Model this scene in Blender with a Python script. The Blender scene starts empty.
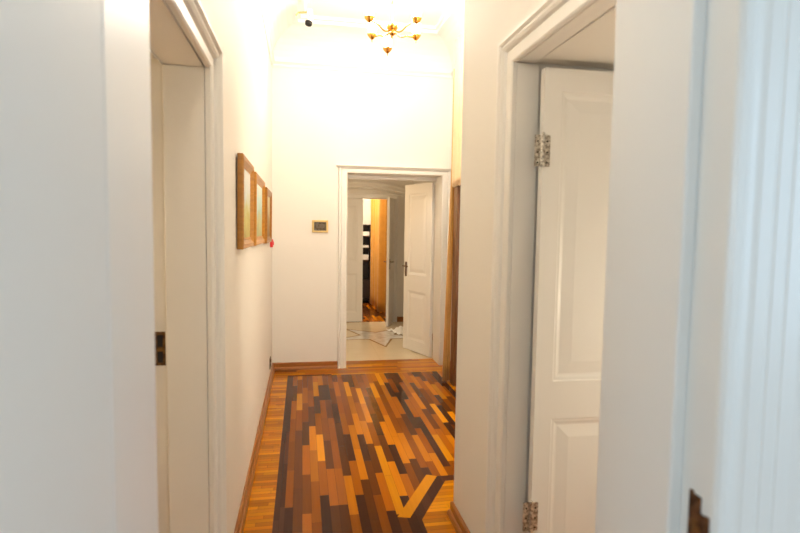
import bpy, bmesh, math, random
from mathutils import Vector, Matrix
random.seed(7)
S = bpy.context.scene
COL = S.collection

# ------------------------------------------------------------------ materials
class N:
    """small helper to wire node trees"""
    def __init__(self, name):
        self.m = bpy.data.materials.new(name); self.m.use_nodes = True
        self.t = self.m.node_tree; self.t.nodes.clear()
        self.out = self.new('ShaderNodeOutputMaterial')
        self.b = self.new('ShaderNodeBsdfPrincipled')
        self.link(self.b.outputs[0], self.out.inputs[0])
        self.tc = None
    def new(self, k): return self.t.nodes.new(k)
    def link(self, a, b): self.t.links.new(a, b)
    def val(self, sock, v):
        if isinstance(v, (int, float, tuple, list)): sock.default_value = v
        else: self.link(v, sock)
    def coord(self):
        if not self.tc: self.tc = self.new('ShaderNodeTexCoord')
        return self.tc.outputs['Object']
    def math(self, op, a, b=0.0, c=None):
        n = self.new('ShaderNodeMath'); n.operation = op
        self.val(n.inputs[0], a); self.val(n.inputs[1], b)
        if c is not None: self.val(n.inputs[2], c)
        return n.outputs[0]
    def xyz(self, x, y, z=0.0):
        n = self.new('ShaderNodeCombineXYZ')
        for i, v in enumerate((x, y, z)): self.val(n.inputs[i], v)
        return n.outputs[0]
    def sep(self, v):
        n = self.new('ShaderNodeSeparateXYZ'); self.link(v, n.inputs[0]); return n.outputs
    def noise(self, vec, scale, detail=2.0, rough=0.5):
        n = self.new('ShaderNodeTexNoise'); self.link(vec, n.inputs['Vector'])
        n.inputs['Scale'].default_value = scale; n.inputs['Detail'].default_value = detail
        n.inputs['Roughness'].default_value = rough
        return n.outputs['Fac']
    def white(self, vec):
        n = self.new('ShaderNodeTexWhiteNoise'); n.noise_dimensions = '3D'
        self.link(vec, n.inputs['Vector']); return n.outputs['Value']
    def ramp(self, f, stops, interp='LINEAR'):
        n = self.new('ShaderNodeValToRGB'); n.color_ramp.interpolation = interp
        e = n.color_ramp.elements
        while len(e) < len(stops): e.new(0.5)
        for el, (p, c) in zip(e, stops): el.position = p; el.color = (*c, 1)
        self.link(f, n.inputs[0]); return n.outputs['Color']
    def mix(self, f, a, b, mode='MIX'):
        n = self.new('ShaderNodeMix'); n.data_type = 'RGBA'; n.blend_type = mode
        self.val(n.inputs[0], f)
        for s, v in ((n.inputs[6], a), (n.inputs[7], b)):
            self.val(s, (*v, 1) if isinstance(v, tuple) and len(v) == 3 else v)
        return n.outputs[2]
    def bump(self, h, strength=0.2, dist=0.01):
        n = self.new('ShaderNodeBump'); n.inputs['Strength'].default_value = strength
        n.inputs['Distance'].default_value = dist
        self.link(h, n.inputs['Height']); self.link(n.outputs[0], self.b.inputs['Normal'])
    def set(self, **k):
        names = dict(color='Base Color', rough='Roughness', metal='Metallic', coat='Coat Weight',
                     coat_rough='Coat Roughness', spec='Specular IOR Level', sheen='Sheen Weight',
                     emit='Emission Color', estr='Emission Strength', trans='Transmission Weight')
        for a, v in k.items():
            s = self.b.inputs[names[a]]
            if isinstance(v, tuple) and len(v) == 3: v = (*v, 1)
            self.val(s, v)
        return self

def paint(name, col, rough, bump, scale):
    n = N(name); c = n.coord()
    f = n.noise(c, scale, 3)
    big = n.noise(c, 1.3, 2)
    n.set(color=n.mix(big, tuple(x*0.965 for x in col), col), rough=rough)
    n.bump(f, bump, 0.004)
    return n.m
M = {}
M['wall'] = paint('wall paint', (.81, .775, .71), .6, .10, 55)
M['ceiling'] = paint('ceiling paint', (.82, .80, .77), .7, .08, 50)
M['gloss'] = paint('white gloss paint', (.82, .79, .735), .34, .05, 24)
M['door'] = paint('white door paint', (.82, .79, .735), .36, .05, 30)

def metal(name, col, rough, wear=None, scale=40):
    n = N(name); c = n.coord(); f = n.noise(c, scale, 4)
    if wear: n.set(color=n.mix(n.ramp(f, [(.42, (0,0,0)), (.58, (1,1,1))]), col, wear), metal=.85, rough=rough)
    else: n.set(color=n.mix(f, tuple(x*.8 for x in col), col), metal=1.0, rough=rough)
    n.bump(f, .15, .001)
    return n.m
M['brass'] = metal('polished brass', (.70, .36, .075), .22)
M['gilt'] = metal('pale gilt metal', (.80, .55, .22), .32)
M['bronze'] = metal('dark bronze', (.10, .055, .028), .38, (.22, .12, .06), 60)
M['strike'] = metal('worn brass strike', (.09, .05, .025), .38, (.24, .13, .045), 30)
M['hinge'] = metal('paint flecked steel', (.33, .30, .26), .4, (.72, .69, .63), 90)
n = N('black void'); f = n.noise(n.coord(), 80); n.set(color=n.mix(f, (.004,.003,.003), (.012,.009,.007)), rough=.7); M['black'] = n.m

def planks(name, along, width, length, palette, joint=.55, rough=.13, coat=0.0):
    """parquet: boards run along axis `along` (0 = X, 1 = Y); every board its own wood tone"""
    n = N(name); s = n.sep(n.coord())
    u, v = (s[1], s[0]) if along == 0 else (s[0], s[1])
    cu = n.math('DIVIDE', u, width); ci = n.math('FLOOR', cu)
    off = n.white(n.xyz(ci, 3.7, 1.1))
    cv = n.math('ADD', n.math('DIVIDE', v, length), n.math('MULTIPLY', off, 9.0))
    ri = n.math('FLOOR', cv)
    rnd = n.white(n.xyz(ci, ri, 5.3)); rnd2 = n.white(n.xyz(ri, ci, 8.9))
    base = n.ramp(rnd, palette, 'CONSTANT')
    vary = n.math('ADD', n.math('MULTIPLY', rnd2, .45), .78)
    base = n.mix(1.0, base, n.xyz(vary, vary, vary), 'MULTIPLY')
    gv = n.xyz(n.math('MULTIPLY', u, 70.0), n.math('MULTIPLY', v, 4.0), n.math('MULTIPLY', rnd, 40.0))
    g = n.noise(gv, 1.0, 5, .6)
    base = n.mix(n.math('MULTIPLY', g, .45), base, n.mix(1.0, base, (.42, .34, .28), 'MULTIPLY'))
    fu = n.math('FRACT', cu); fv = n.math('FRACT', cv)
    e1 = n.math('MINIMUM', fu, n.math('SUBTRACT', 1.0, fu)); e1 = n.math('MULTIPLY', e1, width)
    e2 = n.math('MINIMUM', fv, n.math('SUBTRACT', 1.0, fv)); e2 = n.math('MULTIPLY', e2, length)
    e = n.math('MINIMUM', e1, e2)
    gap = n.math('LESS_THAN', e, .0011)
    base = n.mix(n.math('MULTIPLY', gap, joint), base, (.02, .009, .004))
    n.set(color=base, rough=n.math('ADD', n.math('MULTIPLY', n.noise(n.coord(), 9, 3), .14), rough - .05),
          coat=coat, coat_rough=.2, spec=.11)
    n.bump(n.math('SUBTRACT', n.math('MULTIPLY', g, .25), n.math('MULTIPLY', gap, .8)), .12, .002)
    return n.m
honey, amber, orange = (.66, .255, .004), (.53, .175, .003), (.37, .105, .003)
russet, brown, walnut = (.24, .064, .003), (.12, .034, .005), (.062, .020, .009)
M['field'] = planks('parquet boards', 1, .05, .46,
    [(0, walnut), (.13, brown), (.31, russet), (.56, orange), (.78, amber), (.92, honey)])
M['border'] = planks('parquet border blocks', 0, .034, .40, [(0, amber), (.3, honey), (.7, (.50,.18,.006))], .7)
M['strip_dark'] = planks('dark parquet strip', 1, .06, .55, [(0, walnut), (.4, (.080,.025,.012)), (.75, (.070,.022,.011))])
M['strip_light'] = planks('light parquet strip', 1, 5.0, 5.0, [(0, honey), (.5, honey)])
M['cross'] = planks('parquet rows at threshold', 0, .06, .55, [(0, orange), (.35, amber), (.75, honey), (.92, russet)])

def wood(name, a, b, scale=(4, 4, 60), rough=.3, coat=.2):
    n = N(name); s = n.sep(n.coord())
    v = n.xyz(n.math('MULTIPLY', s[0], scale[0]), n.math('MULTIPLY', s[1], scale[1]), n.math('MULTIPLY', s[2], scale[2]))
    g = n.noise(v, 1.0, 5, .6)
    n.set(color=n.mix(n.ramp(g, [(.3, (0,0,0)), (.7, (1,1,1))]), a, b), rough=rough, coat=coat)
    n.bump(g, .1, .001)
    return n.m
M['skirting'] = wood('stained skirting wood', (.24, .075, .010), (.40, .14, .016), (6, 6, 90))
M['frame'] = wood('golden frame wood', (.38, .15, .010), (.55, .235, .020), (8, 8, 50), .4)
M['frame_dark'] = wood('carved frame wood', (.24, .09, .010), (.44, .18, .020), (50, 50, 50), .4)
M['door_wood'] = wood('brown varnished wood', (.13, .050, .018), (.24, .105, .040), (40, 40, 3), .3)
M['shelf_dark'] = wood('dark shelf wood', (.012, .006, .004), (.03, .014, .008), (4, 4, 40), .4)

def cloth(name, a, b, rough=.75, sheen=.2, weave=500):
    n = N(name); c = n.coord(); s = n.sep(c)
    w = n.math('SINE', n.math('MULTIPLY', s[2], weave))
    f = n.noise(c, 14, 3)
    n.set(color=n.mix(f, a, b), rough=rough, sheen=sheen); n.bump(n.math('ADD', w, f), .08, .001)
    return n.m
M['gold_cloth'] = cloth('gold curtain cloth', (.60, .30, .06), (.72, .40, .10))
M['valance'] = cloth('peach gold valance cloth', (.80, .55, .30), (.86, .64, .38))
M['brown_cloth'] = cloth('brown satin cloth', (.17, .075, .032), (.25, .115, .05), .38, .1)
M['back_curtain'] = cloth('amber curtain cloth', (.46, .20, .012), (.60, .28, .03))
M['plastic'] = cloth('white crumpled sheet', (.78, .76, .72), (.86, .85, .82), .4, 0, 200)

n = N('cream floor tiles'); s = n.sep(n.coord())
fx = n.math('FRACT', n.math('DIVIDE', s[0], .45)); fy = n.math('FRACT', n.math('DIVIDE', s[1], .45))
j = n.math('LESS_THAN', n.math('MINIMUM', fx, fy), .008)
f = n.noise(n.coord(), 5, 5)
n.set(color=n.mix(n.math('MULTIPLY', j, .5), n.mix(f, (.66, .54, .36), (.74, .63, .45)), (.42, .33, .2)), rough=.22)
M['tile'] = n.m
n = N('white star marble'); f = n.noise(n.coord(), 9, 8, .7)
n.set(color=n.mix(n.ramp(f, [(.42, (0,0,0)), (.6, (1,1,1))]), (.80, .78, .74), (.60, .55, .47)), rough=.12); M['star'] = n.m
n = N('brown star edging'); f = n.noise(n.coord(), 30); n.set(color=n.mix(f, (.26, .15, .05), (.36, .22, .08)), rough=.2); M['star_edge'] = n.m

n = N('frosted lamp glass'); f = n.noise(n.coord(), 25)
n.set(color=(.9, .88, .84), rough=.4, emit=n.mix(f, (1, .86, .66), (1, .90, .74)), estr=9.0); M['shade'] = n.m
n = N('white enamel'); f = n.noise(n.coord(), 60); n.set(color=n.mix(f, (.78, .77, .75), (.84, .83, .81)), rough=.3); M['enamel'] = n.m
n = N('red plastic'); f = n.noise(n.coord(), 60); n.set(color=n.mix(f, (.55, .01, .012), (.66, .02, .02)), rough=.35); M['red'] = n.m
n = N('olive plastic'); f = n.noise(n.coord(), 60); n.set(color=n.mix(f, (.09, .065, .03), (.14, .10, .045)), rough=.45); M['olive'] = n.m
n = N('switch glass'); f = n.noise(n.coord(), 40, 4)
n.set(color=n.ramp(f, [(.3, (.05, .03, .012)), (.5, (.12, .085, .03)), (.7, (.16, .15, .13))]), rough=.2); M['switch'] = n.m

def canvas(name, sky, mid, land, seed):
    """loose generic landscape: pale sky, haze, ragged land"""
    n = N(name); s = n.sep(n.coord())
    c = n.xyz(n.math('MULTIPLY', s[1], 1.0), s[2], seed)
    a = n.noise(c, 7, 6, .65); b = n.noise(c, 26, 5, .7)
    h = n.math('ADD', n.math('MULTIPLY', s[2], 2.4), n.math('ADD', n.math('MULTIPLY', a, 1.1), n.math('MULTIPLY', b, .35)))
    col = n.ramp(n.math('SUBTRACT', h, .25), [(.0, land[0]), (.28, land[1]), (.45, mid), (.62, sky[0]), (.95, sky[1])])
    n.set(color=col, rough=.5); n.bump(b, .25, .002)
    return n.m
M['art_a'] = canvas('pale meadow canvas', ((.62,.66,.62), (.74,.74,.68)), (.60,.60,.36), ((.38,.30,.08), (.52,.47,.14)), 1.0)
M['art_b'] = canvas('green water canvas', ((.50,.66,.62), (.66,.72,.62)), (.36,.52,.44), ((.30,.34,.16), (.50,.46,.20)), 4.0)
M['art_c'] = canvas('amber wood canvas', ((.52,.44,.26), (.62,.55,.36)), (.36,.24,.08), ((.16,.08,.02), (.30,.16,.03)), 9.0)

# ------------------------------------------------------------------ mesh builder
class MB:
    def __init__(self): self.v = []; self.f = []; self.mi = []
    def poly(self, pts, mi=0):
        i = len(self.v); self.v += [tuple(p) for p in pts]; self.f.append(tuple(range(i, i+len(pts)))); self.mi.append(mi)
    def box(self, a, b, mi=0):
        x0, y0, z0 = (min(p, q) for p, q in zip(a, b)); x1, y1, z1 = (max(p, q) for p, q in zip(a, b))
        i = len(self.v)
        self.v += [(x0,y0,z0),(x1,y0,z0),(x1,y1,z0),(x0,y1,z0),(x0,y0,z1),(x1,y0,z1),(x1,y1,z1),(x0,y1,z1)]
        for q in ((3,2,1,0),(4,5,6,7),(0,1,5,4),(1,2,6,5),(2,3,7,6),(3,0,4,7)):
            self.f.append(tuple(i+k for k in q)); self.mi.append(mi)
        return self
    def strips(self, rows, close=False, mi=0, wrap=False):
        i0 = len(self.v); w = len(rows[0])
        for r in rows: self.v += [tuple(p) for p in r]
        R = len(rows)
        for r in range(R if wrap else R-1):
            for k in range(w if close else w-1):
                a = i0+r*w+k; b = i0+r*w+(k+1) % w; c = i0+((r+1) % R)*w+(k+1) % w; d = i0+((r+1) % R)*w+k
                self.f.append((a, b, c, d)); self.mi.append(mi)
        return self
    def lathe(self, prof, n=20, cx=0, cy=0, cz=0, mi=0):
        rows = [[(cx+r*math.cos(2*math.pi*k/n), cy+r*math.sin(2*math.pi*k/n), cz+z) for k in range(n)] for r, z in prof]
        return self.strips(rows, close=True, mi=mi)
    def tube(self, pts, r, n=10, mi=0, rad=None):
        pts = [Vector(p) for p in pts]; rows = []
        for i, p in enumerate(pts):
            t = (pts[min(i+1, len(pts)-1)] - pts[max(i-1, 0)]).normalized()
            up = Vector((0,0,1)) if abs(t.z) < .95 else Vector((1,0,0))
            a = t.cross(up).normalized(); b = t.cross(a)
            q = rad[i] if rad else r
            rows.append([p + a*q*math.cos(2*math.pi*k/n) + b*q*math.sin(2*math.pi*k/n) for k in range(n)])
        self.strips(rows, close=True, mi=mi)
        self.poly(list(reversed(rows[0])), mi); self.poly(rows[-1], mi)
        return self
    def build(self, name, mats, parent=None, bevel=0, smooth=False, seg=2, merge=True):
        me = bpy.data.meshes.new(name); me.from_pydata(self.v, [], self.f)
        bm = bmesh.new(); bm.from_mesh(me)
        for f, k in zip(bm.faces, self.mi): f.material_index = k
        if merge: bmesh.ops.remove_doubles(bm, verts=bm.verts, dist=1e-5)
        bmesh.ops.recalc_face_normals(bm, faces=bm.faces)
        if smooth:
            for f in bm.faces: f.smooth = True
        bm.to_mesh(me); bm.free()
        if not isinstance(mats, (list, tuple)): mats = [mats]
        for m in mats: me.materials.append(M[m])
        o = bpy.data.objects.new(name, me); COL.objects.link(o)
        if parent: o.parent = parent
        if bevel:
            md = o.modifiers.new('edge', 'BEVEL'); md.width = bevel; md.segments = seg; md.limit_method = 'ANGLE'
            md.angle_limit = math.radians(40); md.harden_normals = False
        return o
def sub(o, lv=1):
    m = o.modifiers.new('smooth', 'SUBSURF'); m.levels = m.render_levels = lv; return o
def struct(o, label=None):
    o['kind'] = 'structure'
    if label: o['label'] = label
    return o
def thing(o, label, cat, group=None):
    o['label'] = label; o['category'] = cat
    if group: o['group'] = group
    return o
def empty(name, loc, rz=0.0):
    o = bpy.data.objects.new(name, None); COL.objects.link(o); o.location = loc; o.rotation_euler = (0, 0, rz)
    o.empty_display_size = .05
    return o
def box(name, a, b, mat, parent=None, bevel=0): return MB().box(a, b).build(name, mat, parent, bevel)

# ------------------------------------------------------------------ dimensions (metres)
XL, XR = -.32, 1.62          # hall walls
XC, YC = .797, 2.66          # outer corner where the corridor widens into the hall
YB, TB = 5.80, .30           # back wall and its thickness
YN, YN2 = 1.0, .712          # doorway wall the camera stands in: hall side, room side
ZC, ZT = 3.24, 3.60          # cornice, flat ceiling
XI = 1.45                    # inner side of the thick right wall

# ------------------------------------------------------------------ floors
fl = MB()
def P(*pts, mi=0): fl.poly([(x, y, 0) for x, y in pts], mi)
YS = 5.555
P((XL, -3), (-.15, -3), (-.15, YS), (XL, YS), mi=1)
P((-.15, -3), (-.094, -3), (-.094, YS), (-.15, YS), mi=2)
P((XL-.2, YS), (XR+.2, YS), (XR+.2, 6.1), (XL-.2, 6.1), mi=3)
# right border round the outer corner, cut across at 45 degrees
P((-.094, -3), (.50, -3), (.50, 2.70), (-.094, 2.70))
P((.50, 2.70), (.565, 2.68), (.825, 3.128), (.765, 3.158), mi=4)
P((.50, -3), (.565, -3), (.565, 2.68), (.50, 2.70), mi=0)
P((.565, -3), (.625, -3), (.625, 2.655), (.565, 2.68), mi=2)
P((.565, 2.68), (.625, 2.655), (.862, 3.062), (.825, 3.128), mi=2)
P((.825, 3.128), (.862, 3.062), (XR, 3.062), (XR, 3.128), mi=2)
P((.625, -3), (XR, -3), (XR, 3.062), (.862, 3.062), (.625, 2.655), mi=1)
P((-.094, 2.70), (.50, 2.70), (.765, 3.158), (-.094, 3.158))
P((.765, 3.158), (.825, 3.128), (XR, 3.128), (XR, 3.158))
P((-.094, 3.158), (1.375, 3.158), (1.375, YS-.028), (-.094, YS-.028))
P((1.375, 3.158), (1.43, 3.158), (1.43, YS-.028), (1.375, YS-.028), mi=2)
P((1.43, 3.158), (XR, 3.158), (XR, YS-.028), (1.43, YS-.028), mi=1)
P((-.094, YS-.028), (.30, YS-.028), (.30, YS), (-.094, YS), mi=2)
P((.30, YS-.028), (XR, YS-.028), (XR, YS), (.30, YS), mi=4)
P((XL-1.6, -3), (XL, -3), (XL, YS), (XL-1.6, YS), mi=1)
P((XR, -3), (XR+1.2, -3), (XR+1.2, YS), (XR, YS), mi=1)
struct(fl.build('floor', ['field', 'border', 'strip_dark', 'cross', 'strip_light']))

v = MB()                      # vestibule: cream tiles with an inlaid five-pointed star
cx, cy, R0, r0 = 1.07, 7.50, .75, .287
def star(R, r, z):
    return [(cx + (R if k % 2 == 0 else r)*math.sin(math.pi*k/5), cy - (R if k % 2 == 0 else r)*math.cos(math.pi*k/5), z) for k in range(10)]
v.box((-.6, 6.1, -.03), (1.80, 8.67, 0))
so, si = star(R0, r0, .0015), star(R0*.89, r0*.86, .0015)
for k in range(10): v.poly([so[k], so[(k+1) % 10], si[(k+1) % 10], si[k]], 1)
for k in range(10): v.poly([(cx, cy, .0015), si[k], si[(k+1) % 10]], 2)
struct(v.build('floor_tiles', ['tile', 'star_edge', 'star']), 'cream tiled floor with an inlaid white star')
struct(box('floor_far_room', (.1, 8.67, -.03), (1.9, 12.0, -.001), 'field'))

# ------------------------------------------------------------------ walls
w = MB()                      # left wall, with a deep doorway
for a, b in (((XL-.14, YN, 0), (XL, 1.14, ZC)), ((XL-.14, 1.91, 0), (XL, YB, ZC)), ((XL-.14, 1.14, 2.07), (XL, 1.91, ZC))): w.box(a, b)
struct(w.build('wall_left', 'wall'))
w = MB()                      # side room behind the left doorway
w.box((XL-1.7, .6, 0), (XL-1.6, 2.6, ZC)); w.box((XL-1.7, 2.5, 0), (XL-.14, 2.6, ZC)); w.box((XL-1.7, .6, 0), (XL-.14, .7, ZC)); w.box((XL-1.7, .6, 2.9), (XL-.14, 2.6, 3.0))
struct(w.build('wall_side_room', 'wall'))
w = MB()                      # thick right wall with its doorway, up to the outer corner
w.box((XC, 1.97, 0), (2.2, YC, ZC)); w.box((XC, YN, 0), (XI, 1.195, ZC)); w.box((XC, 1.195, 2.175), (XI, 1.97, ZC))
w.box((2.2, .6, 0), (2.3, 2.6, ZC)); w.box((XI, .9, 2.9), (2.3, 1.95, 3.0)); w.box((XI, .9, 0), (2.2, 1.0, 2.9))
struct(w.build('wall_right', 'wall'))
struct(box('wall_hall_right', (XR, YC, 0), (XR+.12, YB, ZC), 'wall'))
OX0, OX1, OZ = .460, 1.535, 2.145     # back doorway
w = MB()
w.box((XL-.14, YB, 0), (OX0, YB+TB, ZC)); w.box((OX1, YB, 0), (XR+.12, YB+TB, ZC)); w.box((OX0, YB, OZ), (OX1, YB+TB, ZC))
struct(w.build('wall_back', 'wall'))
NL, NR = -.259, .614                  # doorway the camera looks through
w = MB()
w.box((-2.2, YN2, 0), (NL-.048, YN, ZC)); w.box((NR+.028, YN2, 0), (2.3, YN, ZC)); w.box((NL-.048, YN2, 2.355), (NR+.028, YN, ZC))
struct(w.build('wall_near', 'wall'))
w = MB()                              # room behind the camera, with a window; side-wall openings added for fill daylight
for xa, xb, ya, yb in ((-2.3, -2.2, -2.78, -1.72), (2.3, 2.4, -1.5, 0)):
    w.box((xa, -2.8, 0), (xb, ya, ZC)); w.box((xa, yb, 0), (xb, YN2, ZC)); w.box((xa, ya, 0), (xb, yb, .95)); w.box((xa, ya, 2.45), (xb, yb, ZC))
w.box((-2.3, -2.9, 0), (-.6, -2.8, ZC)); w.box((1.1, -2.9, 0), (2.4, -2.8, ZC)); w.box((-.6, -2.9, 0), (1.1, -2.8, .8)); w.box((-.6, -2.9, 2.6), (1.1, -2.8, ZC))
w.box((-2.3, -2.9, ZC), (2.4, YN, ZC+.1))
struct(w.build('wall_camera_room', 'wall'))
fw = MB()
for a, b in (((-.6, -2.87, .8), (-.54, -2.82, 2.6)), ((1.04, -2.87, .8), (1.1, -2.82, 2.6)), ((.22, -2.87, .8), (.28, -2.82, 2.6)),
             ((-.6, -2.87, .8), (1.1, -2.82, .86)), ((-.6, -2.87, 2.54), (1.1, -2.82, 2.6)), ((-.6, -2.87, 1.95), (1.1, -2.82, 2.0))): fw.box(a, b)
struct(fw.build('window_1', 'gloss', bevel=.006))

# ceiling: corridor flat, hall with a coved rise to a raised flat
c = MB()
c.box((XL-.14, YN, ZC), (2.3, YC, ZC+.1))
x0, x1, y0, y1 = XL, XR, YC, YB
prof = [(0, ZC)] + [(.27*(1-math.cos(a)), ZC+.30*math.sin(a)) for a in (math.pi/2*k/8 for k in range(1, 9))] + [(.27, ZT-.03), (.30, ZT-.03), (.30, ZT), (.33, ZT)]
rows = []
for d, z in prof:
    k = 1.25
    rows.append([(x0+d, y0+d, z), (x1-d, y0+d, z), (x1-d, y1-d*k, z), (x0+d, y1-d*k, z)])
c.strips(rows, close=True)
d, z = prof[-1]; c.poly(rows[-1])
struct(c.build('ceiling', 'ceiling'))
m = MB()                              # cornice along left, back and right walls of the hall
cp = [(0, -.045), (.010, -.045), (.016, -.030), (.012, -.022), (.026, -.004), (.034, 0), (.034, .008), (0, .008)]
m.strips([[(XL+a, YN, ZC+b), (XL+a, YB-a, ZC+b), (XR-a, YB-a, ZC+b), (XR-a, YC, ZC+b)] for a, b in cp])
struct(m.build('trim_1', 'ceiling'), 'thin white cornice round the hall')

# vestibule and far room shells
AX, AY = .968, 8.67                   # centre and plane of the arched far doorway
w = MB()
w.box((-.7, 6.1, 0), (-.6, 8.67, 2.9)); w.box((1.80, 6.1, 0), (1.9, 8.67, 2.9))
struct(w.build('wall_vestibule', 'wall'))
struct(box('ceiling_vestibule', (-.7, 6.1, 2.7), (1.9, 8.9, 2.8), 'ceiling'))
w = MB()
w.box((-.7, AY, 0), (.468, AY+.2, 2.8)); w.box((1.468, AY, 0), (1.9, AY+.2, 2.8)); w.box((.468, AY, 2.03), (1.468, AY+.2, 2.8))
struct(w.build('wall_far', 'wall'))
w = MB()
w.box((0, 8.87, 0), (.1, 12.0, 2.8)); w.box((1.62, 8.87, 0), (1.72, 12.0, 2.8)); w.box((0, 11.3, 0), (1.72, 11.4, 2.8)); w.box((0, 8.87, 2.7), (1.72, 11.4, 2.8))
struct(w.build('wall_far_room', 'wall'))

# ------------------------------------------------------------------ trims
def casing(name, mat, u0, u1, z1, prof, mp, label=None, top_prof=None):
    """moulded frame swept up one side, over the head and down the other; mp(u, z, t) puts it in the world"""
    b = MB(); tp = top_prof or prof
    rows = []
    for (d, t), (dt, tt) in zip(prof, tp):
        rows.append([mp(u0-d, 0, t), mp(u0-d, z1+dt, tt), mp(u1+d, z1+dt, tt), mp(u1+d, 0, t)])
    b.strips(rows)
    return struct(b.build(name, mat), label)
cas_prof = [(.001, -.0015), (0, .018), (.008, .024), (.062, .024), (.070, .018), (.078, .034), (.092, .042), (.104, .040), (.116, .052), (.132, .052), (.138, .044), (.138, 0)]
half = lambda pr, k: [(d*k, t) for d, t in pr]
casing('trim_2', 'gloss', 1.15, 1.9, 2.06, [(d*.72, t*.85) for d, t in cas_prof], lambda u, z, t: (XL+t, u, z), 'white moulded casing of the left doorway', [(d*.62, t*.85) for d, t in cas_prof])
casing('trim_3', 'gloss', 1.2, 1.96, 2.17, [(d*.80, t*.75) for d, t in cas_prof], lambda u, z, t: (XC-t, u, z), 'white moulded casing of the right doorway', [(d*.74, t*.75) for d, t in cas_prof])
bp = [(0, -.02), (0, .014), (.006, .018), (.050, .018), (.055, .012), (.060, .022), (.070, .028), (.077, .028), (.081, .02), (.081, 0)]
casing('trim_4', 'gloss', OX0, OX1, OZ, bp, lambda u, z, t: (u, YB-t, z), 'white casing of the back doorway', [(d*.56, t) for d, t in bp])
b = MB()                              # cap over the back doorway
b.strips([[(OX0-.075-t*.9, YB-t, z), (OX1+.045+t*.7, YB-t, z)] for t, z in ((0, 2.186), (.030, 2.186), (.034, 2.192), (.048, 2.200), (.050, 2.210), (.030, 2.215), (.0, 2.216))])
struct(b.build('trim_5', 'gloss'), 'slim white cap above the back doorway')
# camera-room casing: fluted
np_ = [(.024, -.001), (.022, .004), (.028, .010), (.038, .011), (.046, .008), (.052, .0065), (.060, .0065), (.066, .008), (.070, .010), (.090, .011), (.096, .009), (.100, .011), (.118, .012), (.122, .010), (.126, .012), (.150, .013), (.165, .016), (.175, .016), (.175, 0)]
casing('trim_6', 'gloss', NL-.022, NR, 2.35, np_, lambda u, z, t: (u, YN2-t, z), 'fluted white casing on the near doorway')
# near doorway lining with rabbet
jam = MB()
for s, x in ((1, NR), (-1, NL)):
    e = .022 if s > 0 else .044
    jam.box((x, .78, 0), (x+s*(e+.0025), YN+.004, 2.35)); jam.box((x+s*e, YN2-.003, 0), (x+s*(e+.010), YN+.002, 2.35))
jam.box((NL, .78, 2.33), (NR, YN+.004, 2.36))
nj = struct(jam.build('trim_7', 'gloss', bevel=.004), 'white lining of the near doorway')
# lining of the left doorway: deep reveal then a rabbet
lj = MB()
lj.box((XL-.135, 1.9, 0), (XL-.003, 1.93, 2.06)); lj.box((XL-.135, 1.12, 0), (XL-.003, 1.15, 2.06)); lj.box((XL-.135, 1.12, 2.06), (XL-.003, 1.93, 2.09))
lj.box((XL-.33, 1.918, 0), (XL-.14, 1.95, 2.10)); lj.box((XL-.33, 1.10, 0), (XL-.14, 1.135, 2.10)); lj.box((XL-.33, 1.10, 2.078), (XL-.14, 1.95, 2.11))
ljo = struct(lj.build('trim_8', 'gloss', bevel=.003), 'white lining of the left doorway with a lock rabbet')
# lining of the right doorway
rj = MB()
rj.box((XC+.002, 1.96, 0), (.892, 1.985, 2.17)); rj.box((XC+.002, 1.18, 0), (.872, 1.2, 2.17)); rj.box((XC+.002, 1.18, 2.17), (.872, 1.985, 2.19))
rjo = struct(rj.build('trim_9', 'gloss', bevel=.003), 'white lining of the right doorway')
# lining of the back doorway
bj = MB()
bj.box((OX0-.004, YB-.014, 0), (OX0+.012, 6.06, OZ)); bj.box((OX1-.012, YB-.014, 0), (OX1+.004, 6.06, OZ)); bj.box((OX0, YB-.014, OZ-.012), (OX1, 6.06, OZ+.004))
bj.box((OX0-.03, 6.06, 0), (OX0+.005, 6.12, OZ)); bj.box((OX1-.005, 6.06, 0), (OX1+.03, 6.12, OZ)); bj.box((OX0, 6.055, 2.095), (OX1, 6.125, OZ+.002))
struct(bj.build('trim_10', 'gloss', bevel=.003), 'white lining of the back doorway')

# baseboards: stained wood with a rounded top and a shoe moulding
def baseboard(name, path, side):
    pr = [(0, .080), (.008, .080), (.014, .074), (.014, .034), (.020, .030), (.026, .018), (.028, 0)]
    rows = []
    for t, z in pr:
        row = []
        for i, (p, nrm) in enumerate(path): row.append((p[0]+nrm[0]*t, p[1]+nrm[1]*t, z))
        rows.append(row)
    return struct(MB().strips(rows).build(name, 'skirting'))
baseboard('baseboard_left', [((XL, 2.03), (1, 0)), ((XL, YB), (1, -1)), ], 1)
baseboard('baseboard_back', [((XL, YB), (1, -1)), ((OX0-.083, YB), (0, -1))], 1)
baseboard('baseboard_right', [((XC, 2.10), (-1, 0)), ((XC, YC), (-1, 1)), ((XR, YC), (-1, 1))], 1)
baseboard('baseboard_hall', [((XR, YC), (-1, 1)), ((XR, YB), (-1, -1)), ((OX1+.083, YB), (0, -1))], 1)

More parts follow.
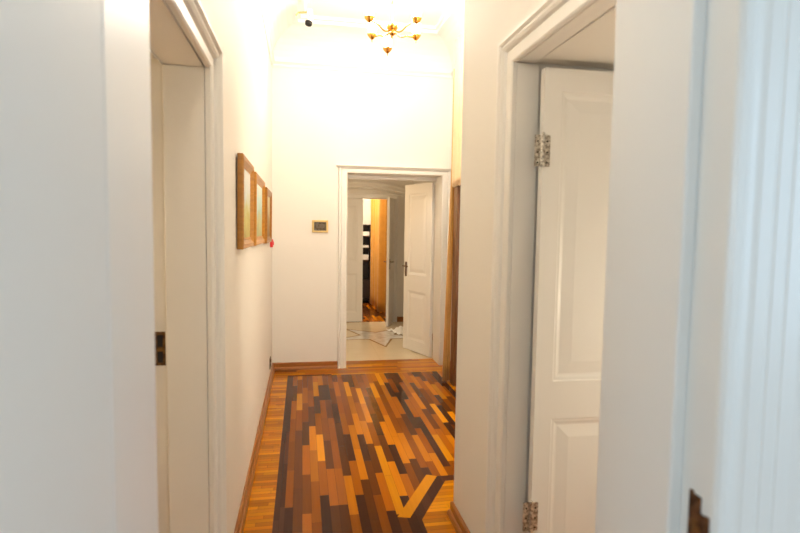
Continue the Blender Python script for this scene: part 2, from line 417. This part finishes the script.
# ------------------------------------------------------------------ doors
def leaf(name, W, H, T, panels, mat='door'):
    """panelled leaf, hinge edge at x=0, thickness 0..T in y; both faces carry raised-and-fielded panels"""
    b = MB()
    zs = sorted(panels, key=lambda p: p[2])
    rel = [(0, 0), (.004, .005), (.014, .006), (.022, .009), (.028, .010), (.072, .004), (.076, .0035)]
    for y, s in ((0, 1), (T, -1)):
        xa, xb = zs[0][0], zs[0][1]
        q = lambda x0, x1, z0, z1: b.poly([(x0, y, z0), (x1, y, z0), (x1, y, z1), (x0, y, z1)])
        q(0, xa, 0, H); q(xb, W, 0, H)
        z = 0
        for _, _, z0, z1 in zs: q(xa, xb, z, z0); z = z1
        q(xa, xb, z, H)
        for px0, px1, z0, z1 in zs:
            rows = []
            for d, dep in rel:
                yy = y + s*dep
                rows.append([(px0+d, yy, z0+d), (px1-d, yy, z0+d), (px1-d, yy, z1-d), (px0+d, yy, z1-d)])
            b.strips(rows, close=True); b.poly(rows[-1])
    for x in (0, W): b.poly([(x, 0, 0), (x, T, 0), (x, T, H), (x, 0, H)])
    for z in (0, H): b.poly([(0, 0, z), (W, 0, z), (W, T, z), (0, T, z)])
    return struct(b.build(name, mat, merge=False))
def hinge_mesh(name, parent, h=.11, knuckle=.009, leafw=.030):
    b = MB()
    b.box((-leafw, -.003, -h/2), (-.003, .001, h/2)); b.box((.003, -.003, -h/2), (leafw, .001, h/2))
    for k in range(3):
        z0 = -h/2 + k*h/3
        b.lathe([(0, z0+.001), (knuckle, z0+.001), (knuckle, z0+h/3-.001), (0, z0+h/3-.001)], 12, 0, -.006)
    b.lathe([(0, h/2), (.006, h/2), (.007, h/2+.006), (0, h/2+.012)], 12, 0, -.006)
    for sx in (-1, 1):
        for z in (-.38, -.05, .3):
            b.lathe([(.0036, 0), (.0036, .0012), (0, .0012)], 8, 0, 0, 0, 1)
            # turn the screw head to face outwards
            k0 = len(b.v) - 24
            for i in range(k0, len(b.v)):
                x, y, zz = b.v[i]; b.v[i] = (x + sx*leafw*.62, -.003-zz, y + z*h)
    return b.build(name, ['hinge', 'black'], parent)
def lever(name, parent, loc, flip=1, s=1.0):
    h = MB()
    h.box((-.021*s, -.006, -.10*s), (.021*s, 0, .10*s))
    h.tube([(0, 0, .045*s), (0, -.05, .045*s)], .009*s)
    h.tube([(0, -.05, .045*s), (flip*.03*s, -.053, .046*s), (flip*.12*s, -.05, .042*s)], .009*s)
    h.lathe([(0, -.0075), (.008, -.0075), (.008, 0)], 10, 0, 0, -.05*s)
    o = h.build(name, 'bronze', parent, bevel=.003); o.location = loc
    return o

# right doorway: leaf folded back against the deep reveal
d1 = leaf('door_1', .50, 2.10, .035, [(.070, .43, .12, .770), (.070, .43, .918, 2.015)])
d1.location = (.880, 1.885, .035); d1.rotation_euler = (0, 0, math.radians(-1.2))
for z in (1.795, .385):
    h = hinge_mesh('hinge', d1, .115); h.location = (-.004, -.002, z)
    h['label'] = 'paint-flecked metal hinge'
# right leaf of the back doorway, standing open into the vestibule
d2 = leaf('door_2', .60, 2.078, .038, [(.10, .50, .14, .75), (.10, .50, .96, 1.96)])
hx, hy = 1.528, 6.14
fx_, fy_ = 1.312, 6.70
ang = math.atan2(fy_-hy, fx_-hx)
d2.location = (hx, hy, .012); d2.rotation_euler = (0, 0, ang)
# the face at +y (thickness side) looks back to the hall
hd = lever('door_handle', d2, (.55, .038, 1.02), 1, .92); hd.rotation_euler = (0, 0, math.pi); hd['label'] = 'dark bronze lever handle on a long plate'
for z in (1.80, .30):
    b = MB().lathe([(0, -.05), (.009, -.05), (.009, .05), (0, .05)], 10); o = b.build('hinge', 'enamel', d2); o.location = (-.008, .044, z)
# far double doors under the arch
d3 = leaf('door_3', .50, 2.02, .04, [(.09, .41, .15, .80), (.09, .41, .98, 1.90)])
d3.location = (.468, AY+.02, .005)
d4 = leaf('door_4', .50, 2.02, .04, [(.09, .41, .15, .80), (.09, .41, .98, 1.90)])
d4.location = (1.448, AY+.005, .005); d4.rotation_euler = (0, 0, math.atan2(8.13-8.675, 1.262-1.448))
a_ = lever('door_handle', d4, (.45, .0, .98), -1, .8); a_['label'] = 'dark lever handle'
c_ = lever('door_handle', d4, (.45, .04, .98), 1, .8); c_.rotation_euler = (0, 0, math.pi); c_['label'] = 'dark lever handle'
# casing and segmental arch moulding of the far doorway
casing('trim_11', 'gloss', .468, 1.468, 2.03, [(0, -.02), (0, .015), (.05, .018), (.06, .030), (.075, .030), (.075, 0)], lambda u, z, t: (u, AY-t, z), 'plain casing of the far double door')
RA, zt = 2.5, 2.225
am = MB(); st = []
for k in range(25):
    x = AX-.80 + 1.6*k/24; zz = zt - (RA - math.sqrt(RA*RA-(x-AX)**2)); st.append((x, zz))
ap = [(-.05, 0), (-.05, .03), (-.035, .05), (-.02, .03), (.0, .035), (.025, .07), (.05, .085), (.065, .085), (.065, 0)]
am.strips([[(x, AY-t, zz+dz) for x, zz in st] for dz, t in ap])
struct(am.build('trim_12', 'gloss', smooth=False), 'shallow arched moulding over the far double door')
baseboard('baseboard_vestibule', [((1.54, AY), (0, -1)), ((1.80, AY), (-1, -1)), ((1.80, 6.8), (-1, 0))], 1)
# near leaf: the camera's own doorway, swung back into the room on the left
d5 = leaf('door_5', .80, 2.30, .036, [(.29, .60, .20, 1.0), (.29, .60, 1.12, 2.14)])
d5.location = (-.2962, .7840, .012); d5.rotation_euler = (0, 0, math.radians(-96.0))

# strike plates
b = MB()                               # left doorway, upright plate with two keeps
b.box((-.017, -.002, -.075), (.017, .001, .075)); b.box((-.008, -.0035, .008), (.008, .0, .060), 1); b.box((-.008, -.0035, -.062), (.008, 0, -.012), 1)
b.box((-.026, -.004, -.070), (-.015, .001, -.002)); b.box((-.022, -.006, .004), (-.014, .001, .055))
o = b.build('strike_plate', ['strike', 'black'], ljo, bevel=.0008); o.location = (-.479, 1.916, 1.112); o.scale = (1.1, 1, .78); o['label'] = 'worn brass strike plate with two dark slots'
b = MB()                               # near doorway, plate folded round the edge with a latch hollow
b.poly([(0, .022, .0), (0, .004, .0), (0, .004, -.006), (0, -.022, -.006), (0, -.022, -.21), (0, .022, -.21)])
pl = MB()
pl.box((-.002, .014, -.22), (.0015, .022, .010)); pl.box((-.002, -.022, -.22), (.0015, -.014, -.018)); pl.box((-.002, -.003, -.024), (.0015, .018, .006))
pl.box((-.002, -.016, -.034), (.0015, .016, -.020)); pl.box((-.0012, -.016, -.22), (.0015, .016, -.03), 1)
o = pl.build('strike_plate', ['bronze', 'strike'], nj, bevel=.0008); o.location = (NR+.0205, .735, 1.098); o['label'] = 'dark brass strike plate set in the near jamb'

# ------------------------------------------------------------------ paintings
def painting(y0, y1, z0, z1, fmat, art, label, fw=.042, dp=.030, tilt=0.008):
    r = empty('framed_painting', (XL+.004, (y0+y1)/2, z0))
    W, H = y1-y0, z1-z0
    pr = [(0, 0), (0, dp*.85), (fw*.12, dp), (fw*.35, dp*.92), (fw*.55, dp*1.0), (fw*.72, dp*.80), (fw, dp*.55), (fw, .004)]
    b = MB()
    b.strips([[(t, -W/2+d, d), (t, W/2-d, d), (t, W/2-d, H-d), (t, -W/2+d, H-d)] for d, t in pr], close=True)
    b.build('frame', fmat, r)
    MB().box((.004, -W/2+fw*.9, -H/2+fw*.9), (.012, W/2-fw*.9, H/2-fw*.9)).build('canvas', art, r).location = (0, 0, H/2)
    mt = MB(); k = fw*1.0
    pm = [(k, .0165), (k+.006, .0185), (k+.012, .0122)]
    mt.strips([[(t, -W/2+d, d), (t, W/2-d, d), (t, W/2-d, H-d), (t, -W/2+d, H-d)] for d, t in pm], close=True)
    mt.build('inner_slip', fmat, r)
    r.rotation_euler = (0, tilt, 0)
    return thing(r, label, 'painting', 'framed paintings on the left wall')
painting(2.71, 3.28, 1.421, 1.889, 'frame', 'art_a', 'framed pale meadow painting on the left wall, nearest the doorway')
painting(3.45, 4.21, 1.415, 1.876, 'frame', 'art_b', 'framed blue-green landscape painting, middle one of three on the left wall')
painting(4.48, 5.16, 1.400, 1.858, 'frame_dark', 'art_c', 'framed brown painting in carved frame, nearest the back wall')

# small wall fittings
b = MB(); b.box((-.014, 0, -.03), (.014, .012, .03)); r = empty('wall_mounted_button', (XL, 5.48, 1.375), -math.pi/2)
box('body', (-.05, 0, -.04), (.05, .028, .04), 'red', r, .006)
MB().lathe([(0, .036), (.018, .036), (.020, .028), (.020, .026)], 16).build('button', 'red', r).rotation_euler = (-math.pi/2, 0, 0)
r.children[1].location = (0, 0, 0)
thing(r, 'small red button box on the left wall beside the last painting', 'button')
b.v.clear()
r = empty('wall_socket', (XL, 5.36, .19), -math.pi/2)
box('face_plate', (-.05, 0, -.055), (.05, .010, .055), 'olive', r, .003)
for z in (.022, -.022): MB().lathe([(.017, 0), (.017, .004), (.012, .004), (.012, 0)], 14).build('outlet_ring', 'black', r).location = (0, .010, z)
for ch in r.children[1:]: ch.rotation_euler = (-math.pi/2, 0, 0)
thing(r, 'small dark olive wall socket low on the left wall', 'socket')

r = empty('switch_panel', (.183, YB, 1.552))
W, H = .170, .132
b = MB(); b.strips([[(-W/2+d, -t, -H/2+d), (W/2-d, -t, -H/2+d), (W/2-d, -t, H/2-d), (-W/2+d, -t, H/2-d)] for d, t in ((0, 0), (0, .016), (.004, .020), (.018, .020), (.022, .010), (.022, .002))], close=True)
b.build('frame', 'gilt', r)
box('recessed_face', (-W/2+.02, -.006, -H/2+.02), (W/2-.02, -.001, H/2-.02), 'switch', r)
b = MB()
for x in (-.032, 0, .032): b.box((x-.012, -.011, -.018), (x+.012, -.005, .022))
b.build('rocker', 'olive', r, bevel=.002)
thing(r, 'small gilt-framed dark switch panel on the white back wall', 'switch')

# ------------------------------------------------------------------ chandelier
CX, CY, CZ = .680, 4.20, 3.06
ch = empty('chandelier', (CX, CY, CZ))
MB().lathe([(0, .535), (.055, .535), (.060, .52), (.045, .50), (.015, .488), (0, .486)], 20).build('ceiling_rose', 'brass', ch, smooth=True)
MB().lathe([(.005, .05), (.005, .20), (.011, .215), (.005, .23), (.005, .50)], 12).build('stem', 'gilt', ch, smooth=True)
MB().lathe([(0, -.062), (.004, -.055), (.006, -.045), (.003, -.038), (.010, -.030), (.026, -.018), (.030, -.012), (.016, -.006), (.012, .002), (.034, .014), (.046, .030), (.048, .042), (.040, .046), (.014, .052), (.008, .06), (.005, .07)], 24).build('hub', 'brass', ch, smooth=True)
cups = [(-.198, -.17, .025), (.157, -.17, .045), (-.141, .13, .010), (.216, .13, .030), (.003, .25, -.050)]
for x, y, z in cups:
    r_ = math.hypot(x, y); dx, dy = x/r_, y/r_
    pts = []
    for k in range(15):
        t = k/14
        s_ = .03 + (r_-.03)*t
        zz = -.012*math.sin(math.pi*min(1, t*1.9))*1.6 + (z-.03+.012)*(t*t*(3-2*t))
        pts.append((dx*s_, dy*s_, zz))
    pts[-1] = (x, y, z-.024)
    a = MB().tube(pts, .0060, 8).build('arm', 'brass', ch, smooth=True)
    MB().lathe([(0, -.052), (.003, -.046), (.0045, -.036), (.003, -.031), (.009, -.028), (.024, -.013), (.036, .003), (.039, .012), (.037, .014), (.012, .006), (0, .006)], 20, x, y, z-.006).build('cup', 'brass', a, smooth=True)
    MB().lathe([(.014, .006), (.026, .018), (.034, .036), (.037, .055), (.035, .072), (.039, .088), (.036, .088), (.032, .072), (.034, .055), (.031, .036), (.023, .020), (.012, .009)], 20, x, y, z).build('lamp_shade', 'shade', a, smooth=True)
thing(ch, 'brass chandelier with five lit glass shades hanging from the hall ceiling', 'chandelier')

# track spot near the left rear corner of the ceiling
tr = empty('ceiling_spotlight', (.02, 5.0, 3.57))
MB().lathe([(0, 0), (.035, 0), (.035, -.018), (.010, -.026), (.0, -.026)], 18).build('ceiling_mount', 'enamel', tr, smooth=False)
MB().tube([(0, 0, -.02), (0, 0, -.085), (0, -.0, -.10)], .008).build('stem', 'enamel', tr)
MB().tube([(-.082, 0, -.145), (-.072, 0, -.128), (-.062, 0, -.118), (.03, 0, -.105)], .0075).build('bracket', 'gilt', tr)
MB().tube([(.038, 0, -.085), (.040, -.004, -.20)], .03, 16, rad=[.026, .031]).build('lamp_housing', 'enamel', tr, smooth=False)
MB().tube([(.030, -.012, -.198), (.026, -.018, -.222)], .03, 16, rad=[.033, .030]).build('lens_ring', 'black', tr)
MB().lathe([(0, .006), (.007, .004), (.007, -.004), (0, -.006)], 10, .040, -.030, -.150).build('knob', 'black', tr)
thing(tr, 'white ceiling spotlight with black lens ring near the left rear corner', 'spotlight')

# ------------------------------------------------------------------ curtains by the right wall of the hall
def drape(name, mat, pts, z0, z1, parent=None, flare=0.0, hem=0.0, th=.004, rowsn=14, ph=0.0, sway=.012):
    """cloth hung along pts (x, y, fold offset already in it)"""
    b = MB(); rows = []
    for k in range(rowsn+1):
        t = k/rowsn; z = z1 + (z0-z1)*t; row = []
        for i, (x, y) in enumerate(pts):
            q = sway*math.sin(ph + i*.55 + t*2.2)*t
            row.append((x - flare*t + q, y + .4*q, z + (hem*math.sin(i*.9) if k == rowsn else 0)))
        rows.append(row)
    b.strips(rows)
    o = b.build(name, mat, parent, smooth=True)
    s_ = o.modifiers.new('thick', 'SOLIDIFY'); s_.thickness = th; s_.offset = 0
    return o
def folds(x, y0, y1, n, amp, sl=0.0):
    out = []
    k = n*8
    for i in range(k+1):
        t = i/k
        out.append((x + sl*t + amp*math.sin(2*math.pi*n*t) + .3*amp*math.sin(5.1*t*n+1), y0 + (y1-y0)*t))
    return out
b = MB(); rows = []; nf = 40
for k in range(17):
    t = k/16; z = 3.10 + (.012-3.10)*t; wd_ = .030 + .062*max(0, (t-.30)/.70)**1.1
    row = []
    for i in range(nf+1):
        u = i/nf
        row.append((1.476 - wd_*u + .003*math.sin(5*t+u*9), 5.135 + .024*math.sin(2*math.pi*4.5*u + .6*t) + .012*math.sin(3.3*u+2*t), z))
    rows.append(row)
b.strips(rows)
o = b.build('curtain', 'gold_cloth', None, smooth=True); sm = o.modifiers.new('thick', 'SOLIDIFY'); sm.thickness = .003; sm.offset = 0
thing(o, 'narrow floor-length gold curtain bunched at the right wall beside the back doorway', 'curtain')
dw = MB(); dw.box((1.457, 4.96, 0), (XR-.001, 5.085, 2.06)); dw.box((1.457, 4.0, 0), (XR-.001, 4.1, 2.06)); dw.box((1.457, 4.0, 1.99), (XR-.001, 5.06, 2.09))
tw = struct(dw.build('trim_13', 'door_wood', bevel=.004), 'brown wooden door frame on the right hall wall')
for z in (.72, 1.02, 1.48):
    o = MB().lathe([(.006, 0), (.006, .002), (0, .003)], 10).build('screw', 'bronze', tw); o.location = (1.457, 4.985, z); o.rotation_euler = (0, -math.pi/2, 0)
d6 = leaf('door_6', .85, 1.985, .04, [(.10, .75, .15, .85), (.10, .75, 1.0, 1.86)], 'door_wood')
d6.location = (1.53, 4.105, .004); d6.rotation_euler = (0, 0, math.pi/2)
o = drape('valance', 'valance', folds(1.436, 4.00, 5.072, 9, .011, .0), 1.955, 3.34, flare=.0, hem=.012, ph=.8, sway=.003)
thing(o, 'long peach-gold valance over the brown door frame by the corridor corner', 'valance')
r = empty('curtain_rod', (1.545, 4.6, 3.16))
MB().tube([(0, -.75, 0), (0, .66, 0)], .011, 12).build('rod', 'olive', r)
MB().lathe([(0, .0), (.010, .002), (.012, .014), (.020, .026), (.022, .038), (.014, .052), (.006, .060), (0, .066)], 14).build('finial', 'olive', r, smooth=True)
r.children[1].rotation_euler = (-math.pi/2, 0, 0); r.children[1].location = (0, .655, 0)
MB().tube([(0, -.6, 0), (.078, -.6, 0)], .008, 8).build('bracket', 'olive', r)
thing(r, 'thin olive curtain rod whose tip shows left of the gold curtain', 'curtain rod')

# ------------------------------------------------------------------ vestibule and far room contents
g = MB(); rows = []
for i in range(19):
    row = []
    for j_ in range(19):
        u, w_ = i/18-.5, j_/18-.5
        rr = math.hypot(u, w_)
        z = max(.004, .085*math.exp(-(rr*3.0)**2)*(1+.5*math.sin(17*u+3*w_)+.45*math.sin(23*w_-9*u)) + .016*math.sin(31*u+4)*math.sin(27*w_+1)+.012)
        row.append((u*.34+.02*math.sin(9*w_), w_*.46+.02*math.sin(11*u), z))
    rows.append(row)
g.strips(rows)
o = g.build('crumpled_sheet', 'plastic', smooth=False); o.location = (1.50, 7.72, .0); o.rotation_euler = (0, 0, .3)
sd = o.modifiers.new('thick', 'SOLIDIFY'); sd.thickness = .002; sd.offset = 1
thing(o, 'crumpled white sheet lying on the cream tiles behind the open door', 'sheet')

o = drape('curtain', 'back_curtain', folds(1.445, 9.55, 10.80, 6, .060, -.02), .012, 2.55, flare=.0, ph=.3, sway=.01)
thing(o, 'long amber curtain inside the far room, seen through the far doors', 'curtain')

sh = empty('shelf_unit', (.95, 11.06, 0))
SW, SD, SH_ = .45, .22, 1.62
zz = [0, .10, .50, .90, 1.15, 1.39, SH_]
cas = MB(); cas.box((-SW, -SD, 0), (-SW+.03, SD, SH_)); cas.box((SW-.03, -SD, 0), (SW, SD, SH_)); cas.box((-SW, SD-.02, 0), (SW, SD, SH_))
cas.build('carcass', 'shelf_dark', sh)
for z in zz[1:]: box('shelf', (-SW+.03, -SD, z-.022), (SW-.03, SD-.02, z), 'shelf_dark', sh)
box('drawer_front', (-SW+.032, -SD-.012, .12), (SW-.032, -SD-.0005, .475), 'shelf_dark', sh, .004)
thing(sh, 'dark open shelf unit against the end wall of the far room', 'shelf')
for (x, z, wd, hh, lab) in ((.27, 1.392, .24, .085, 'flat white box on the upper shelf of the dark unit'),
                            (.25, 1.152, .26, .045, 'thin cream box on the second shelf of the dark unit'),
                            (.26, .902, .24, .10, 'white box on the third shelf of the dark unit')):
    q = empty('storage_box', (.95+x, 11.06-.06, z))
    box('body', (-wd/2, -.14, 0), (wd/2, .12, hh*.72), 'enamel', q, .003); box('lid', (-wd/2-.003, -.143, hh*.72), (wd/2+.003, .123, hh), 'enamel', q, .002)
    thing(q, lab, 'box', 'boxes in the dark shelf unit')

# ------------------------------------------------------------------ lights
def lamp(name, kind, loc, energy, col, size=.05, rot=None, sy=None):
    l = bpy.data.lights.new(name, kind); l.energy = energy; l.color = col
    if kind == 'AREA':
        l.shape = 'RECTANGLE'; l.size = size; l.size_y = sy or size
    else: l.shadow_soft_size = size
    o = bpy.data.objects.new(name, l); COL.objects.link(o); o.location = loc
    if rot: o.rotation_euler = rot
    return o
WARM = (1.0, .915, .79)
for x, y, z in cups: lamp('chandelier_bulb', 'POINT', (CX+x, CY+y, CZ+z+.125), 7.0, WARM, .035)
lamp('corridor_lamp', 'AREA', (.24, 1.75, 3.22), 1.2, (1, .88, .70), .7, (0, 0, 0), 1.0)
lamp('corridor_fill', 'POINT', (-.20, 1.12, 2.42), 3.5, (1, .93, .80), .08)  # added fill above the left doorway, brightens the right jamb and leaf
lamp('right_room_fill', 'POINT', (1.95, 1.28, 1.15), 11.5, (1, .86, .66), .12)  # added fill with no fixture, lifts the open leaf and doorway
lamp('left_room_fill', 'POINT', (-1.7, 1.02, 1.5), 13, (1, .74, .42), .12)  # added warm fill for the left jamb, reaches the right leaf too
lamp('hall_fill', 'AREA', (1.25, 2.68, 1.6), 18, (1, .925, .80), .62, (math.radians(-90), 0, 0), 1.9)  # unseen fill behind the corner, evens out the back wall
lamp('vestibule_fill', 'POINT', (.2, 6.8, 1.9), 11, (1, .72, .42), .1)  # added warm fill, the vestibule has no lamp of its own
lamp('far_room_lamp', 'POINT', (.75, 10.0, 2.5), 36, (1, .86, .66), .1)
lamp('window_daylight', 'AREA', (.25, -2.79, 1.7), 2.0, (.62, .82, 1.0), 1.6, (math.radians(90), 0, 0), 1.7)
lamp('left_daylight_fill', 'AREA', (-2.19, -2.25, 1.7), 25, (.56, .79, 1.0), 1.4, (0, math.radians(-90), 0), 1.0)  # invented daylight from the left, cools the right reveal
lamp('right_daylight_fill', 'AREA', (2.29, -.75, 1.7), 13, (.50, .76, 1.0), 1.4, (0, math.radians(90), 0), 1.4)  # invented daylight from the right, cools the near leaf
wd = bpy.data.worlds.new('World'); S.world = wd; wd.use_nodes = True
wn = wd.node_tree; wn.nodes['Background'].inputs[0].default_value = (.75, .87, 1, 1); wn.nodes['Background'].inputs[1].default_value = .6

# ------------------------------------------------------------------ camera
cam = bpy.data.cameras.new('Camera'); co = bpy.data.objects.new('Camera', cam); COL.objects.link(co); S.camera = co
yaw, pit, rol = .1810, .0692, .0145
fwd = Vector((math.sin(yaw)*math.cos(pit), math.cos(yaw)*math.cos(pit), -math.sin(pit)))
r0_ = Vector((math.cos(yaw), -math.sin(yaw), 0)); u0_ = r0_.cross(fwd)
rt = r0_*math.cos(rol) + u0_*math.sin(rol); up = u0_*math.cos(rol) - r0_*math.sin(rol)
mw = Matrix((rt, up, -fwd)).transposed().to_4x4(); mw.translation = (0, 0, 1.53)
co.matrix_world = mw
cam.sensor_width = 36; cam.lens = 36*533/800; cam.clip_start = .05
cam.dof.use_dof = True; cam.dof.focus_distance = 4.6; cam.dof.aperture_fstop = 2.8
vs = S.view_settings
S.display_settings.display_device = 'sRGB'
vs.view_transform = 'Standard'; vs.look = 'None'; vs.gamma = 1.0; vs.use_curve_mapping = False; vs.exposure = 1.0
